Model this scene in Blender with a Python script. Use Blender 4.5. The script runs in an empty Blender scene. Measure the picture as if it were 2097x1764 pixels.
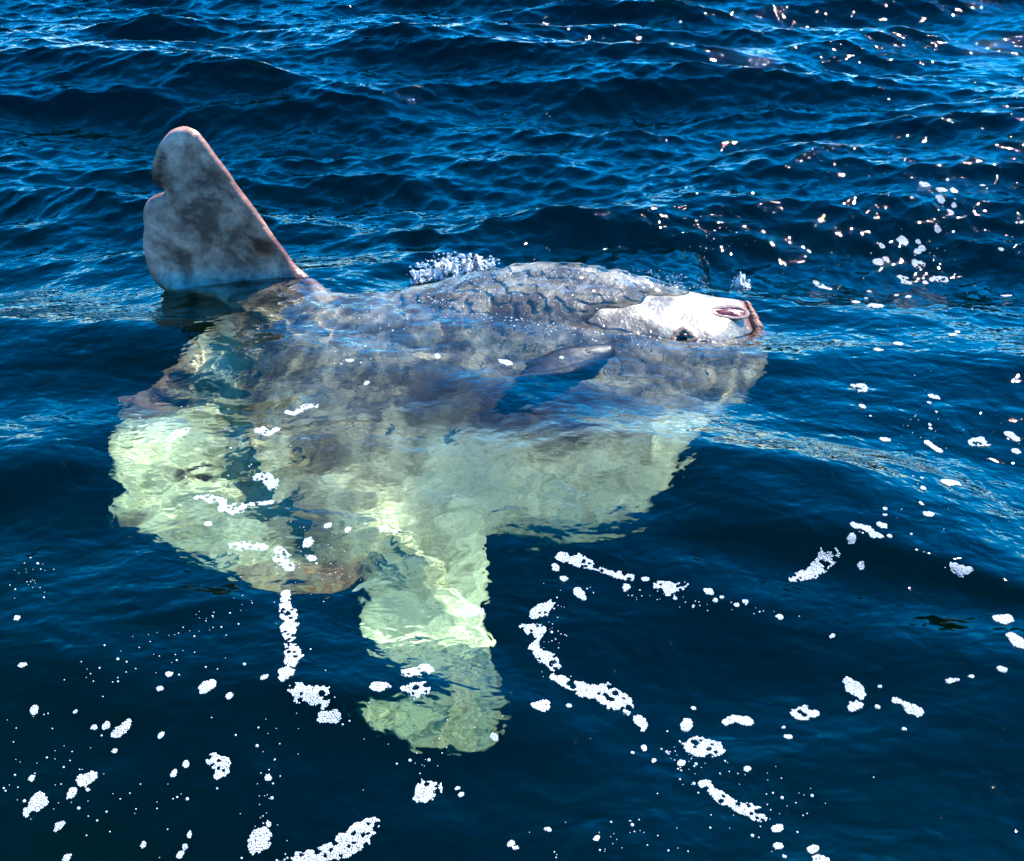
import bpy, math, random
import numpy as np
from mathutils import Vector, geometry
from mathutils.bvhtree import BVHTree

rng = np.random.default_rng(7)
random.seed(7)
sc = bpy.context.scene
col = sc.collection
R = math.radians

# ------------------------------------------------------------------ camera
CAM_H, PITCH, HFOV = 1.31, R(33), R(50)
cam = bpy.data.cameras.new('camera')
cam.sensor_fit = 'HORIZONTAL'
cam.angle = HFOV
cam.clip_start = 0.05
cam.clip_end = 1000
camo = bpy.data.objects.new('camera', cam)
camo.location = (0, 0, CAM_H)
camo.rotation_euler = (R(90) - PITCH, 0, 0)
col.objects.link(camo)
sc.camera = camo

# ------------------------------------------------------------------ sky, sun
SUN_EL, SUN_AZ = R(51), R(49)          # azimuth from +Y towards +X
world = bpy.data.worlds.new('World')
sc.world = world
world.use_nodes = True
wn = world.node_tree
sky = wn.nodes.new('ShaderNodeTexSky')
sky.sky_type = 'NISHITA'
sky.sun_disc = False
sky.sun_elevation = SUN_EL
sky.sun_rotation = SUN_AZ
sky.air_density = 1.0
sky.dust_density = 0.0
sky.ozone_density = 6.0
hs = wn.nodes.new('ShaderNodeHueSaturation')
hs.inputs['Saturation'].default_value = 1.6
wn.links.new(sky.outputs[0], hs.inputs['Color'])
wn.links.new(hs.outputs[0], wn.nodes['Background'].inputs[0])
wn.nodes['Background'].inputs[1].default_value = 0.135
sl = bpy.data.lights.new('sun', 'SUN')
sl.energy = 3.8
sl.angle = R(0.53)
sl.color = (1.0, 0.94, 0.84)
sl.cycles.is_caustics_light = True
so = bpy.data.objects.new('sun', sl)
so.rotation_euler = Vector((math.sin(SUN_AZ) * math.cos(SUN_EL), math.cos(SUN_AZ) * math.cos(SUN_EL), math.sin(SUN_EL))).to_track_quat('Z', 'Y').to_euler()
col.objects.link(so)
sc.view_settings.view_transform = 'Standard'
sc.view_settings.look = 'None'
sc.view_settings.gamma = 1.0
sc.view_settings.use_curve_mapping = False
sc.view_settings.exposure = 2.0
cy = sc.cycles
cy.use_denoising = True
cy.caustics_refractive = True
cy.caustics_reflective = False
cy.sample_clamp_indirect = 6.0
cy.sample_clamp_direct = 0.0
cy.max_bounces = 7
cy.transmission_bounces = 6
cy.diffuse_bounces = 2
cy.glossy_bounces = 3
cy.volume_bounces = 1
cy.volume_max_steps = 2
cy.volume_step_rate = 100

# ------------------------------------------------------------------ helpers
FPX = 1048.5 / math.tan(HFOV / 2)      # photo measured in a 2097 x 1764 frame
CAM = np.array([0, 0, CAM_H])


def ray(px, py):
    a = (px - 1048.5) / FPX
    b = (882 - py) / FPX
    d = np.array([a, math.cos(PITCH) + b * math.sin(PITCH), -math.sin(PITCH) + b * math.cos(PITCH)])
    return d / np.linalg.norm(d)


def sea_pt(px, py, z=0.0):
    d = ray(px, py)
    return CAM + d * ((z - CAM_H) / d[2])


def refract(d):
    c1 = -d[2]
    r = 1 / 1.333
    c2 = math.sqrt(1 - r * r * (1 - c1 * c1))
    return r * d + (r * c1 - c2) * np.array([0, 0, 1.0])


def mesh_obj(name, verts, faces, mat=None, parent=None, smooth=True):
    me = bpy.data.meshes.new(name)
    verts = np.asarray(verts, dtype=np.float32)
    if isinstance(faces, np.ndarray):
        n, k = faces.shape
        me.vertices.add(len(verts))
        me.vertices.foreach_set('co', verts.ravel())
        me.loops.add(n * k)
        me.loops.foreach_set('vertex_index', faces.astype(np.int32).ravel())
        me.polygons.add(n)
        me.polygons.foreach_set('loop_start', np.arange(0, n * k, k, dtype=np.int32))
        me.update(calc_edges=True)
    else:
        me.from_pydata(verts.tolist(), [], faces)
    if smooth:
        me.polygons.foreach_set('use_smooth', np.ones(len(me.polygons), dtype=bool))
    o = bpy.data.objects.new(name, me)
    if mat:
        me.materials.append(mat)
    col.objects.link(o)
    if parent:
        o.parent = parent
    return o


def tag(o, label=None, cat=None, group=None, kind=None):
    for k, v in (('label', label), ('category', cat), ('group', group), ('kind', kind)):
        if v:
            o[k] = v
    return o


def sstep(a, b, x):
    t = np.clip((x - a) / (b - a), 0, 1)
    return t * t * (3 - 2 * t)


def vnoise(x, y, seed=0):
    """smooth value noise, vectorised"""
    x = np.asarray(x, float)
    y = np.asarray(y, float)
    xi = np.floor(x).astype(int)
    yi = np.floor(y).astype(int)
    fx = x - xi
    fy = y - yi
    fx = fx * fx * (3 - 2 * fx)
    fy = fy * fy * (3 - 2 * fy)

    def hsh(i, j):
        n = (i * 374761393 + j * 668265263 + seed * 1442695041) & 0x7fffffff
        n = ((n ^ (n >> 13)) * 1274126177) & 0x7fffffff
        return ((n ^ (n >> 16)) & 0xffff) / 65535.0
    a, b, c, d = hsh(xi, yi), hsh(xi + 1, yi), hsh(xi, yi + 1), hsh(xi + 1, yi + 1)
    return (a * (1 - fx) + b * fx) * (1 - fy) + (c * (1 - fx) + d * fx) * fy


def new_mat(name):
    m = bpy.data.materials.new(name)
    m.use_nodes = True
    nt = m.node_tree
    nt.nodes.clear()
    out = nt.nodes.new('ShaderNodeOutputMaterial')
    return m, nt, out


def N(nt, typ, **kw):
    n = nt.nodes.new(typ)
    for k, v in kw.items():
        if k.startswith('i_'):
            n.inputs[k[2:].replace('_', ' ')].default_value = v
        else:
            setattr(n, k, v)
    return n


# ------------------------------------------------------------------ sunfish
WA, WB = sea_pt(360, 600), sea_pt(1530, 655)
UX = (WB - WA) / np.linalg.norm(WB - WA)
QX = np.array([UX[1], -UX[0], 0])          # horizontal, towards the boat
ORG = (WA + WB) / 2
S = np.linspace(0.7, -2.0, 541)
DS = S[0] - S[1]


def lean(s):
    return np.radians(40 + (-10 - 40) * sstep(0.0, 0.16, s) + 24 * sstep(-.08, -.45, s) + (74 - 64) * sstep(-.62, -.95, s))


PQ = np.zeros_like(S)
PZ = np.zeros_like(S)
_i0 = int(np.argmin(abs(S)))
_a = lean(S)
for i in range(_i0 - 1, -1, -1):
    PQ[i] = PQ[i + 1] - math.sin(_a[i]) * DS
    PZ[i] = PZ[i + 1] + math.cos(_a[i]) * DS
for i in range(_i0 + 1, len(S)):
    PQ[i] = PQ[i - 1] + math.sin(_a[i]) * DS
    PZ[i] = PZ[i - 1] - math.cos(_a[i]) * DS


def hit_profile(o, d, lo, hi):
    oq, oz = (o - ORG) @ QX, o[2]
    dq, dz = d @ QX, d[2]
    eq, ez = PQ[1:] - PQ[:-1], PZ[1:] - PZ[:-1]
    den = -dq * ez + dz * eq
    den = np.where(abs(den) < 1e-12, 1e-12, den)
    rq, rz = PQ[:-1] - oq, PZ[:-1] - oz
    t = (-rq * ez + rz * eq) / den
    w = (dq * rz - dz * rq) / den
    ok = (w >= 0) & (w <= 1) & (t > lo) & (t < hi)
    if not ok.any():
        return None
    k = np.argmin(np.where(ok, t, 1e9))
    return t[k], S[k] - w[k] * DS


def pix_us(px, py):
    d = ray(px, py)
    t0 = -CAM_H / d[2]
    h = hit_profile(CAM, d, 0, t0)
    o = CAM
    if h is None:
        o = CAM + t0 * d
        d = refract(d)
        h = hit_profile(o, d, -1e-6, 20)
    p = o + h[0] * d
    return np.array([(p - ORG) @ UX, h[1]])


outline_px = [
    # dorsal fin, leading edge up, notched trailing edge down
    (678, 618), (655, 592), (626, 560), (598, 532), (565, 485), (535, 440), (505, 400), (478, 362), (450, 326), (428, 298), (408, 275), (390, 264), (372, 261), (354, 266),
    (338, 278), (325, 296), (319, 318), (314, 345), (317, 362), (328, 374), (344, 384), (322, 395), (307, 410), (304, 432), (307, 455), (306, 478), (311, 510), (320, 545), (334, 570), (352, 583),
    (385, 600), (440, 618), (480, 645), (478, 672),
    # clavus
    (440, 696), (400, 712), (372, 736), (340, 758), (318, 795), (290, 822), (262, 838), (236, 848), (230, 872), (212, 905), (200, 938), (196, 968),
    (218, 992), (224, 1030), (226, 1062), (250, 1086), (292, 1098), (330, 1106), (352, 1140), (392, 1160), (428, 1182), (484, 1204), (520, 1232), (560, 1232), (596, 1216), (640, 1226), (672, 1222), (706, 1212), (738, 1180),
    # anal fin
    (752, 1200), (746, 1250), (730, 1300), (736, 1345), (775, 1400), (830, 1425), (880, 1452), (915, 1468), (955, 1474), (992, 1462), (1012, 1435), (1014, 1405), (1004, 1350), (1000, 1290), (1006, 1230), (1012, 1175), (1006, 1130), (1000, 1100), (1030, 1085),
    # belly, chin, mouth
    (1090, 1096), (1150, 1100), (1210, 1098), (1270, 1082), (1330, 1045), (1385, 1000), (1425, 940), (1470, 890), (1515, 850), (1545, 805), (1562, 760), (1566, 715), (1556, 690), (1545, 668),
    (1536, 648), (1533, 624), (1510, 614), (1470, 610), (1425, 600), (1360, 584), (1300, 570), (1230, 555), (1150, 548), (1080, 548), (1010, 556), (960, 568), (900, 584), (830, 600), (760, 610), (710, 618)]
out_us = np.array([pix_us(*p) for p in outline_px])


def catmull(P, step):
    n = len(P)
    res = []
    for i in range(n):
        p0, p1, p2, p3 = P[i - 1], P[i], P[(i + 1) % n], P[(i + 2) % n]
        m = max(1, int(round(np.linalg.norm(p2 - p1) / step)))
        for k in range(m):
            t = k / m
            res.append(0.5 * ((2 * p1) + (p2 - p0) * t + (2 * p0 - 5 * p1 + 4 * p2 - p3) * t * t + (3 * p1 - p0 - 3 * p2 + p3) * t ** 3))
    return np.array(res)


EDGE = catmull(out_us, 0.011)
# frayed rim
_e2 = EDGE.copy()
_tan = np.roll(EDGE, -1, 0) - np.roll(EDGE, 1, 0)
_tan /= np.linalg.norm(_tan, axis=1)[:, None] + 1e-9
_nrm = np.stack([-_tan[:, 1], _tan[:, 0]], 1)
_fr = (vnoise(EDGE[:, 0] * 60, EDGE[:, 1] * 60, 3) - .5) * .010 + (vnoise(EDGE[:, 0] * 22, EDGE[:, 1] * 22, 5) - .5) * .012
EDGE = EDGE + _nrm * (_fr * np.where(EDGE[:, 1] > -.02, .22, np.where(EDGE[:, 0] > -.35, .5, 1.0)))[:, None]


def poly_dist(P, poly):
    """signed distance (inside positive)"""
    A = poly
    B = np.roll(poly, -1, 0)
    d2 = np.full(len(P), 1e9)
    inside = np.zeros(len(P), bool)
    for a, b in zip(A, B):
        e = b - a
        w = P - a
        t = np.clip((w @ e) / (e @ e + 1e-12), 0, 1)
        q = w - t[:, None] * e
        d2 = np.minimum(d2, (q * q).sum(1))
        c = ((a[1] > P[:, 1]) != (b[1] > P[:, 1]))
        if abs(b[1] - a[1]) > 1e-12:
            inside ^= c & (P[:, 0] < (b[0] - a[0]) * (P[:, 1] - a[1]) / (b[1] - a[1]) + a[0])
    d = np.sqrt(d2)
    return np.where(inside, d, -d)


# body core (thick part) in px, fins and clavus outside it
core_px = [(640, 660), (760, 612), (900, 584), (1010, 556), (1150, 548), (1300, 570), (1425, 600), (1536, 636), (1566, 715), (1545, 805), (1470, 890), (1385, 1000), (1270, 1082), (1150, 1100), (1030, 1085), (900, 1120), (780, 1140), (640, 1080), (540, 960), (520, 820), (570, 710)]
CORE = catmull(np.array([pix_us(*p) for p in core_px]), 0.03)

lo, hi = EDGE.min(0), EDGE.max(0)
st = 0.0125
gx, gy = np.meshgrid(np.arange(lo[0], hi[0], st), np.arange(lo[1], hi[1], st * .866))
gx[1::2] += st / 2
G = np.stack([gx.ravel(), gy.ravel()], 1)
G += rng.uniform(-.1, .1, G.shape) * st
G = G[poly_dist(G, EDGE) > 0.007]
pts = np.concatenate([EDGE, G])
ne = len(EDGE)
cdt = geometry.delaunay_2d_cdt([Vector(p) for p in pts], [(i, (i + 1) % ne) for i in range(ne)], [], 1, 1e-6)
pts = np.array([tuple(v) for v in cdt[0]])
tris = [list(f) for f in cdt[2] if len(f) == 3]
de = np.maximum(poly_dist(pts, EDGE), 0)
dc = poly_dist(pts, CORE)
U_, S_ = pts[:, 0], pts[:, 1]
x = np.clip((dc + .07) / 0.37, 0, 1)
t_body = 0.13 * (x * (2 - x)) ** 1.0 * np.sqrt(np.clip(de / .13, 0, 1))
t_fin = 0.011 * np.sqrt(np.clip(de / 0.022, 0, 1)) + 0.016 * sstep(-.12, .02, dc) * sstep(0, .05, de)
t = np.maximum(t_body, 0) + t_fin
# snout bulge, clavus rays, skin folds
clav = sstep(-.30, -.55, U_) * sstep(-.08, -.16, S_) * sstep(.06, -.06, dc)
cU, cS = pix_us(720, 900)
angc = np.arctan2(S_ - cS, U_ - cU)
t = t + clav * 0.010 * np.sin(angc * 26 + 2 * vnoise(U_ * 9, S_ * 9, 8)) * sstep(0, .05, de)
_fin = sstep(.02, .10, S_) * (U_ < -.25)
t = t + (1 - .85 * _fin) * ((vnoise(U_ * 14, S_ * 14, 21) - .5) * .010 * sstep(0, .06, de) + (vnoise(U_ * 34, S_ * 34, 22) - .5) * .005 * sstep(0, .04, de))
t = np.maximum(t, 0.0)
on_edge = de < 1e-5
t[on_edge] = 0
aa = lean(S_)
q_ = np.interp(-S_, -S, PQ)
z_ = np.interp(-S_, -S, PZ)
# tip of the anal fin and of the clavus flex a little
flex = 0.05 * sstep(-.35, -.9, U_) * np.sin(S_ * 5.0 + 1.0)
ctr = ORG + U_[:, None] * UX + (q_ + flex)[:, None] * QX
ctr[:, 2] = z_
nrm = np.cos(aa)[:, None] * QX + np.sin(aa)[:, None] * np.array([0, 0, 1.0])
front = ctr + nrm * (t * (1 - .55 * sstep(-.30, -.72, S_) * sstep(-.25, .05, U_)))[:, None]
back = ctr - nrm * t[:, None]
idx_b = np.arange(len(pts)) + len(pts)
idx_b[on_edge] = np.where(on_edge)[0]
verts = np.concatenate([front, back])
faces = []
for f in tris:
    p0, p1, p2 = front[f[0]], front[f[1]], front[f[2]]
    nn = np.cross(p1 - p0, p2 - p0)
    g = f if nn @ nrm[f[0]] > 0 else f[::-1]
    faces.append(g)
    gb = [int(idx_b[i]) for i in g][::-1]
    if set(gb) != set(g):
        faces.append(gb)
used = np.zeros(len(verts), bool)
for f in faces:
    used[f] = True
remap = np.cumsum(used) - 1
faces = [[int(remap[i]) for i in f] for f in faces]
FV = verts[used]
PUS = np.concatenate([pts, pts])[used]
FDE = np.concatenate([de, de])[used]
FDC = np.concatenate([dc, dc])[used]
FISH_BVH = BVHTree.FromPolygons([Vector(v) for v in FV], faces)


def fish_at(px, py):
    d = ray(px, py)
    t0 = -CAM_H / d[2]
    h = FISH_BVH.ray_cast(Vector(CAM), Vector(d), t0)
    if h[0] is None:
        o = CAM + t0 * d
        h = FISH_BVH.ray_cast(Vector(o), Vector(refract(d)))
    return h[0], h[1]


# colour attributes of the skin: paleness, rust coloured sores, dark blotches, painted shade on the flank
def spots(lst):
    m = np.zeros(len(FV))
    for px, py, r, amp in lst:
        c = pix_us(px, py)
        dd = np.hypot(PUS[:, 0] - c[0], PUS[:, 1] - c[1])
        m = np.maximum(m, amp * sstep(r, r * .35, dd))
    return m


u_fin = pix_us(690, 610)[0]
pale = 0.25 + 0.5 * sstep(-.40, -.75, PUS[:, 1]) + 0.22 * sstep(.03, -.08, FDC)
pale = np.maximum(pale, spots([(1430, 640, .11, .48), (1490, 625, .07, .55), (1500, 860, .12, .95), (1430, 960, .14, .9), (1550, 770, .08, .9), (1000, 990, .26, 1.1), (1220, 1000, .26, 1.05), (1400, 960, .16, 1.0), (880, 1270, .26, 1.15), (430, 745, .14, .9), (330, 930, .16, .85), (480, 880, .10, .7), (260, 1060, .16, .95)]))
pale = np.where(PUS[:, 1] > .02, np.where(PUS[:, 0] < u_fin, .08 + .40 * sstep(.11, .0, FDE) * sstep(-.46, -.66, PUS[:, 0]) + .12 * sstep(.3, .05, PUS[:, 1]), pale), pale)
pale = pale * (1 - .75 * spots([(1180, 760, .16, 1.0), (880, 820, .14, .8), (1000, 840, .20, .95), (1150, 850, .2, .9), (1270, 850, .14, .7), (560, 660, .16, .8), (700, 930, .12, .4)]))  # less pale mid-flank includes a shade band painted into the skin
ridge_m = sstep(-.16, -.02, PUS[:, 1]) * (PUS[:, 0] > u_fin - .02)
pale = pale - ridge_m * .12 * (1 - spots([(1440, 645, .16, 1.0), (1380, 655, .12, .8), (1500, 630, .10, 1.)]))
rust = spots([(365, 760, .10, .9), (335, 790, .08, .8), (290, 848, .09, 1.), (262, 858, .07, .8), (530, 1215, .13, .7), (660, 1205, .13, .8), (700, 1190, .10, .7), (260, 1070, .07, .5), (640, 1080, .08, .4), (1545, 660, .045, 1.0), (1530, 640, .05, .9), (1558, 690, .04, 1.0), (1490, 640, .04, .9), (545, 500, .035, .95), (552, 512, .02, 1.), (320, 350, .02, 1.0), (318, 335, .015, .8)])
dark = spots([(505, 580, .026, 1.0), (545, 500, .035, .9), (532, 488, .022, .9), (318, 352, .060, 1.0), (324, 316, .040, 1.0), (318, 336, .05, 1.0), (1395, 668, .05, .8), (640, 1000, .05, .3), (930, 850, .13, .6), (1040, 862, .15, .75), (1160, 880, .15, .75), (1280, 880, .11, .6), (690, 940, .10, .4), (420, 960, .04, .8), (370, 965, .03, .7)])  # skin marks, plus a painted shade band across the mid-flank

_ed = (PUS[:, 1] > -.02) & (PUS[:, 0] < u_fin + .02)
rust = np.minimum(rust * 1.3, 1)
rust = np.maximum(rust, np.where(_ed, .55 * sstep(.030, .004, FDE), 0))
fin_m = sstep(-.06, .08, PUS[:, 1]) * (PUS[:, 0] < u_fin + .03)
wet = sstep(-.22, -.08, PUS[:, 1]) * (PUS[:, 0] > u_fin - .05)

m, nt, out = new_mat('sunfish_skin')
bs = N(nt, 'ShaderNodeBsdfPrincipled')
nt.links.new(bs.outputs[0], out.inputs[0])
tc = N(nt, 'ShaderNodeTexCoord')
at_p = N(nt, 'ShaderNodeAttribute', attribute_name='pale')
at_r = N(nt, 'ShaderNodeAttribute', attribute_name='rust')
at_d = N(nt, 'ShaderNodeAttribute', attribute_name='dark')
n1 = N(nt, 'ShaderNodeTexNoise', i_Scale=9.0, i_Detail=6.0, i_Roughness=.6, i_Distortion=.6)
n2 = N(nt, 'ShaderNodeTexNoise', i_Scale=45.0, i_Detail=5.0, i_Roughness=.65)
n3 = N(nt, 'ShaderNodeTexVoronoi', i_Scale=110.0)
for n in (n1, n2, n3):
    nt.links.new(tc.outputs['Object'], n.inputs['Vector'])


def math_node(op, a, b=None, c=None):
    n = N(nt, 'ShaderNodeMath', operation=op)
    for i, v in enumerate((a, b, c)):
        if v is None:
            continue
        if isinstance(v, (int, float)):
            n.inputs[i].default_value = v
        else:
            nt.links.new(v, n.inputs[i])
    return n.outputs[0]


v1 = math_node('SUBTRACT', n1.outputs['Fac'], 0.5)
v2 = math_node('SUBTRACT', n2.outputs['Fac'], 0.5)
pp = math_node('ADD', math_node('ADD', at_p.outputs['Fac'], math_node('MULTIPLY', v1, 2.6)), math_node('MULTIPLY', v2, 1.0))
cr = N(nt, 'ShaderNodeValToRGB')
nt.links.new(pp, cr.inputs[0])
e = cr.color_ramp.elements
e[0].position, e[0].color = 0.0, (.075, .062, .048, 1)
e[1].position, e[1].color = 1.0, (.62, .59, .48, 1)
for p, c in ((.3, (.225, .19, .135, 1)), (.62, (.40, .35, .25, 1))):
    el = e.new(p)
    el.color = c
rf = math_node('MULTIPLY', at_r.outputs['Fac'], math_node('ADD', math_node('MULTIPLY', n2.outputs['Fac'], 2.2), -.35))
rf.node.use_clamp = True
mix = N(nt, 'ShaderNodeMix', data_type='RGBA')
nt.links.new(rf, mix.inputs[0])
nt.links.new(cr.outputs[0], mix.inputs[6])
rcr = N(nt, 'ShaderNodeValToRGB')
nt.links.new(n1.outputs['Fac'], rcr.inputs[0])
rcr.color_ramp.elements[0].position, rcr.color_ramp.elements[0].color = .35, (.16, .035, .03, 1)
rcr.color_ramp.elements[1].position, rcr.color_ramp.elements[1].color = .65, (.42, .17, .06, 1)
nt.links.new(rcr.outputs[0], mix.inputs[7])
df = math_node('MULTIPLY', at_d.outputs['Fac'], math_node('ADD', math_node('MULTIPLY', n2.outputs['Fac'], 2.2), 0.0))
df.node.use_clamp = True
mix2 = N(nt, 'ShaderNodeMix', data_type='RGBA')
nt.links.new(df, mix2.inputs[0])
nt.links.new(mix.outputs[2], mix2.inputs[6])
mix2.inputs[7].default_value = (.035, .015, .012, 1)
at_f = N(nt, 'ShaderNodeAttribute', attribute_name='fin')     # pinkish grey skin of the tall fin
mix3 = N(nt, 'ShaderNodeMix', data_type='RGBA', blend_type='MULTIPLY')
nt.links.new(at_f.outputs['Fac'], mix3.inputs[0])
nt.links.new(mix2.outputs[2], mix3.inputs[6])
mix3.inputs[7].default_value = (1.0, .76, .86, 1)
nt.links.new(mix3.outputs[2], bs.inputs['Base Color'])
bs.inputs['Roughness'].default_value = .38
bs.inputs['Subsurface Weight'].default_value = 0.0
bp = N(nt, 'ShaderNodeBump', i_Strength=.5, i_Distance=.004)
hh = math_node('ADD', n2.outputs['Fac'], math_node('MULTIPLY', n3.outputs['Distance'], .35))
nt.links.new(hh, bp.inputs['Height'])
nt.links.new(bp.outputs[0], bs.inputs['Normal'])
# running water on the exposed back: a rippled clear coat
at_w = N(nt, 'ShaderNodeAttribute', attribute_name='wet')
n4 = N(nt, 'ShaderNodeTexNoise', i_Scale=42.0, i_Detail=3.0, i_Roughness=.55, i_Distortion=1.6)
nt.links.new(tc.outputs['Object'], n4.inputs['Vector'])
bw = N(nt, 'ShaderNodeBump', i_Strength=.9, i_Distance=.012)
nt.links.new(n4.outputs['Fac'], bw.inputs['Height'])
nt.links.new(bw.outputs[0], bs.inputs['Coat Normal'])
nt.links.new(at_w.outputs['Fac'], bs.inputs['Coat Weight'])
bs.inputs['Coat Roughness'].default_value = .06
bs.inputs['Coat IOR'].default_value = 1.33
SKIN = m


def simple_mat(name, colr, rough=.5, bump=0, scale=60, var=.25):
    m, nt, out = new_mat(name)
    b = N(nt, 'ShaderNodeBsdfPrincipled')
    nt.links.new(b.outputs[0], out.inputs[0])
    tc = N(nt, 'ShaderNodeTexCoord')
    n = N(nt, 'ShaderNodeTexNoise', i_Scale=scale, i_Detail=5.0)
    nt.links.new(tc.outputs['Object'], n.inputs['Vector'])
    r = N(nt, 'ShaderNodeValToRGB')
    r.color_ramp.elements[0].position, r.color_ramp.elements[1].position = .3, .7
    r.color_ramp.elements[0].color = tuple(c * (1 - var) for c in colr) + (1,)
    r.color_ramp.elements[1].color = tuple(min(1, c * (1 + var)) for c in colr) + (1,)
    nt.links.new(n.outputs['Fac'], r.inputs[0])
    nt.links.new(r.outputs[0], b.inputs['Base Color'])
    b.inputs['Roughness'].default_value = rough
    if bump:
        bp = N(nt, 'ShaderNodeBump', i_Strength=bump, i_Distance=.003)
        nt.links.new(n.outputs['Fac'], bp.inputs['Height'])
        nt.links.new(bp.outputs[0], b.inputs['Normal'])
    return m


fish = bpy.data.objects.new('ocean_sunfish', None)
fish.empty_display_size = .1
col.objects.link(fish)
tag(fish, 'grey and white ocean sunfish with its fin raised out of the rippled water', 'sunfish')
body = mesh_obj('body', FV, faces, SKIN, fish)
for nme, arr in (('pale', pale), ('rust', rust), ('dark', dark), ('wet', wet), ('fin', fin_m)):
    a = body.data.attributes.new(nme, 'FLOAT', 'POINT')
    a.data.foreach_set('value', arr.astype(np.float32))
body.cycles.is_caustics_receiver = True



def frame_at(px, py, px2, py2):
    p, n = fish_at(px, py)
    p2, _ = fish_at(px2, py2)
    n = Vector(n).normalized()
    if n.y > .3:
        n = -n
    a = (p2 - p)
    ln = a.length
    a = (a - n * a.dot(n)).normalized()
    return np.array(p), np.array(a), np.array(n.cross(a)), np.array(n), ln


def grid_faces(nu, nv, off=0, closed=False):
    f = []
    for i in range(nu - 1):
        for j in range(nv if closed else nv - 1):
            a, b = i * nv + j, i * nv + (j + 1) % nv
            f.append([off + a, off + b, off + b + nv, off + a + nv])
    return f


# pectoral fin: a small dark rounded fan standing off the flank
P0, A0, B0, N0, L0 = frame_at(1255, 728, 1060, 778)
nu, nv = 22, 13
top, botv = [], []
for i in range(nu):
    a = i / (nu - 1)
    wd = .046 * math.sin(math.pi * min(1, .07 + .86 * a)) ** .75 * (1 - .9 * sstep(.9, 1.0, a))
    for j in range(nv):
        b = j / (nv - 1) * 2 - 1
        ridge = .0025 * math.cos(b * 22)
        p = P0 + A0 * (a * .25) + B0 * (b * wd + .012 * a) + N0 * (.004 + .045 * math.sin(a * 1.9) + .014 * b * a)
        th_ = (.010 * (1 - a) + .0035) * (1 - b * b) ** .5 + .0008
        top.append(p + N0 * (th_ + ridge * a))
        botv.append(p - N0 * (th_ - ridge * a))
pv = np.array(top + botv)
pf = grid_faces(nu, nv) + [f[::-1] for f in grid_faces(nu, nv, nu * nv)]
rim = list(range(nv)) + [i * nv + nv - 1 for i in range(1, nu)] + [(nu - 1) * nv + j for j in range(nv - 2, -1, -1)] + [i * nv for i in range(nu - 2, 0, -1)]
pf += [[rim[k], rim[(k + 1) % len(rim)], rim[(k + 1) % len(rim)] + nu * nv, rim[k] + nu * nv][::-1] for k in range(len(rim))]
pec = mesh_obj('pectoral_fin', pv, pf, simple_mat('dark_fin_skin', (.018, .017, .022), .4, .4, 50, .5), fish)
pec['label'] = 'small dark rounded side fin'
pec.cycles.is_caustics_receiver = True

# eye in a fleshy lid
P0, A0, B0, N0, L0 = frame_at(1400, 690, 1330, 690)
vv, ff = [], []
nr_, ns_ = 10, 24
for i in range(nr_):
    th_ = i / (nr_ - 1) * math.pi / 2
    for j in range(ns_):
        ph_ = j / ns_ * 2 * math.pi
        vv.append(P0 + (A0 * math.cos(ph_) + B0 * math.sin(ph_) * .8) * (.013 * math.sin(th_) + 1e-5) + N0 * (.012 * math.cos(th_) - .002))
eye = mesh_obj('eye', vv, grid_faces(nr_, ns_, 0, True), simple_mat('eye_dark', (.010, .008, .008), .3, 0, 80, .3), fish)
vv = []
for i in range(28):
    ph_ = i / 28 * 2 * math.pi
    for j in range(10):
        q = j / 10 * 2 * math.pi
        rr = .019 + .008 * math.cos(q) + .003 * math.sin(3 * ph_) + .002 * math.sin(7 * ph_)
        vv.append(P0 + (A0 * math.cos(ph_) * 1.25 + B0 * math.sin(ph_) * .85) * rr + N0 * (.004 * math.sin(q) + .001))
ff = [[i * 10 + j, i * 10 + (j + 1) % 10, ((i + 1) % 28) * 10 + (j + 1) % 10, ((i + 1) % 28) * 10 + j] for i in range(28) for j in range(10)]
lid = mesh_obj('eyelid', vv, ff, simple_mat('lid_skin', (.15, .095, .065), .5, .6, 70, .6), fish)

# mouth: dark red opening with lips, and the worn beak on the snout's edge
P0, A0, B0, N0, L0 = frame_at(1492, 640, 1515, 646)
vv = []
for i in range(8):
    r_ = i / 7
    for j in range(24):
        ph_ = j / 24 * 2 * math.pi
        vv.append(P0 + (A0 * math.cos(ph_) * .046 + B0 * math.sin(ph_) * (.017 + .006 * math.cos(ph_))) * (r_ + 1e-4) + N0 * (.007 - .009 * r_ * r_ + .002 * math.sin(5 * ph_) * r_))
gape = mesh_obj('mouth', vv, grid_faces(8, 24, 0, True), simple_mat('mouth_red', (.13, .025, .03), .3, .6, 90, .6), fish)
gape['label'] = 'dark red open mouth'
vv = []
for i in range(28):
    ph_ = i / 28 * 2 * math.pi
    for j in range(8):
        q = j / 8 * 2 * math.pi
        vv.append(P0 + A0 * math.cos(ph_) * (.049 + .007 * math.cos(q)) + B0 * math.sin(ph_) * (.021 + .006 * math.cos(ph_) + .006 * math.cos(q)) + N0 * (.003 * math.sin(q)))
ff = [[i * 8 + j, i * 8 + (j + 1) % 8, ((i + 1) % 28) * 8 + (j + 1) % 8, ((i + 1) % 28) * 8 + j] for i in range(28) for j in range(8)]
mesh_obj('lip', vv, ff, simple_mat('lip_skin', (.13, .085, .07), .7, .6, 80, .6), gape)
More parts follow.
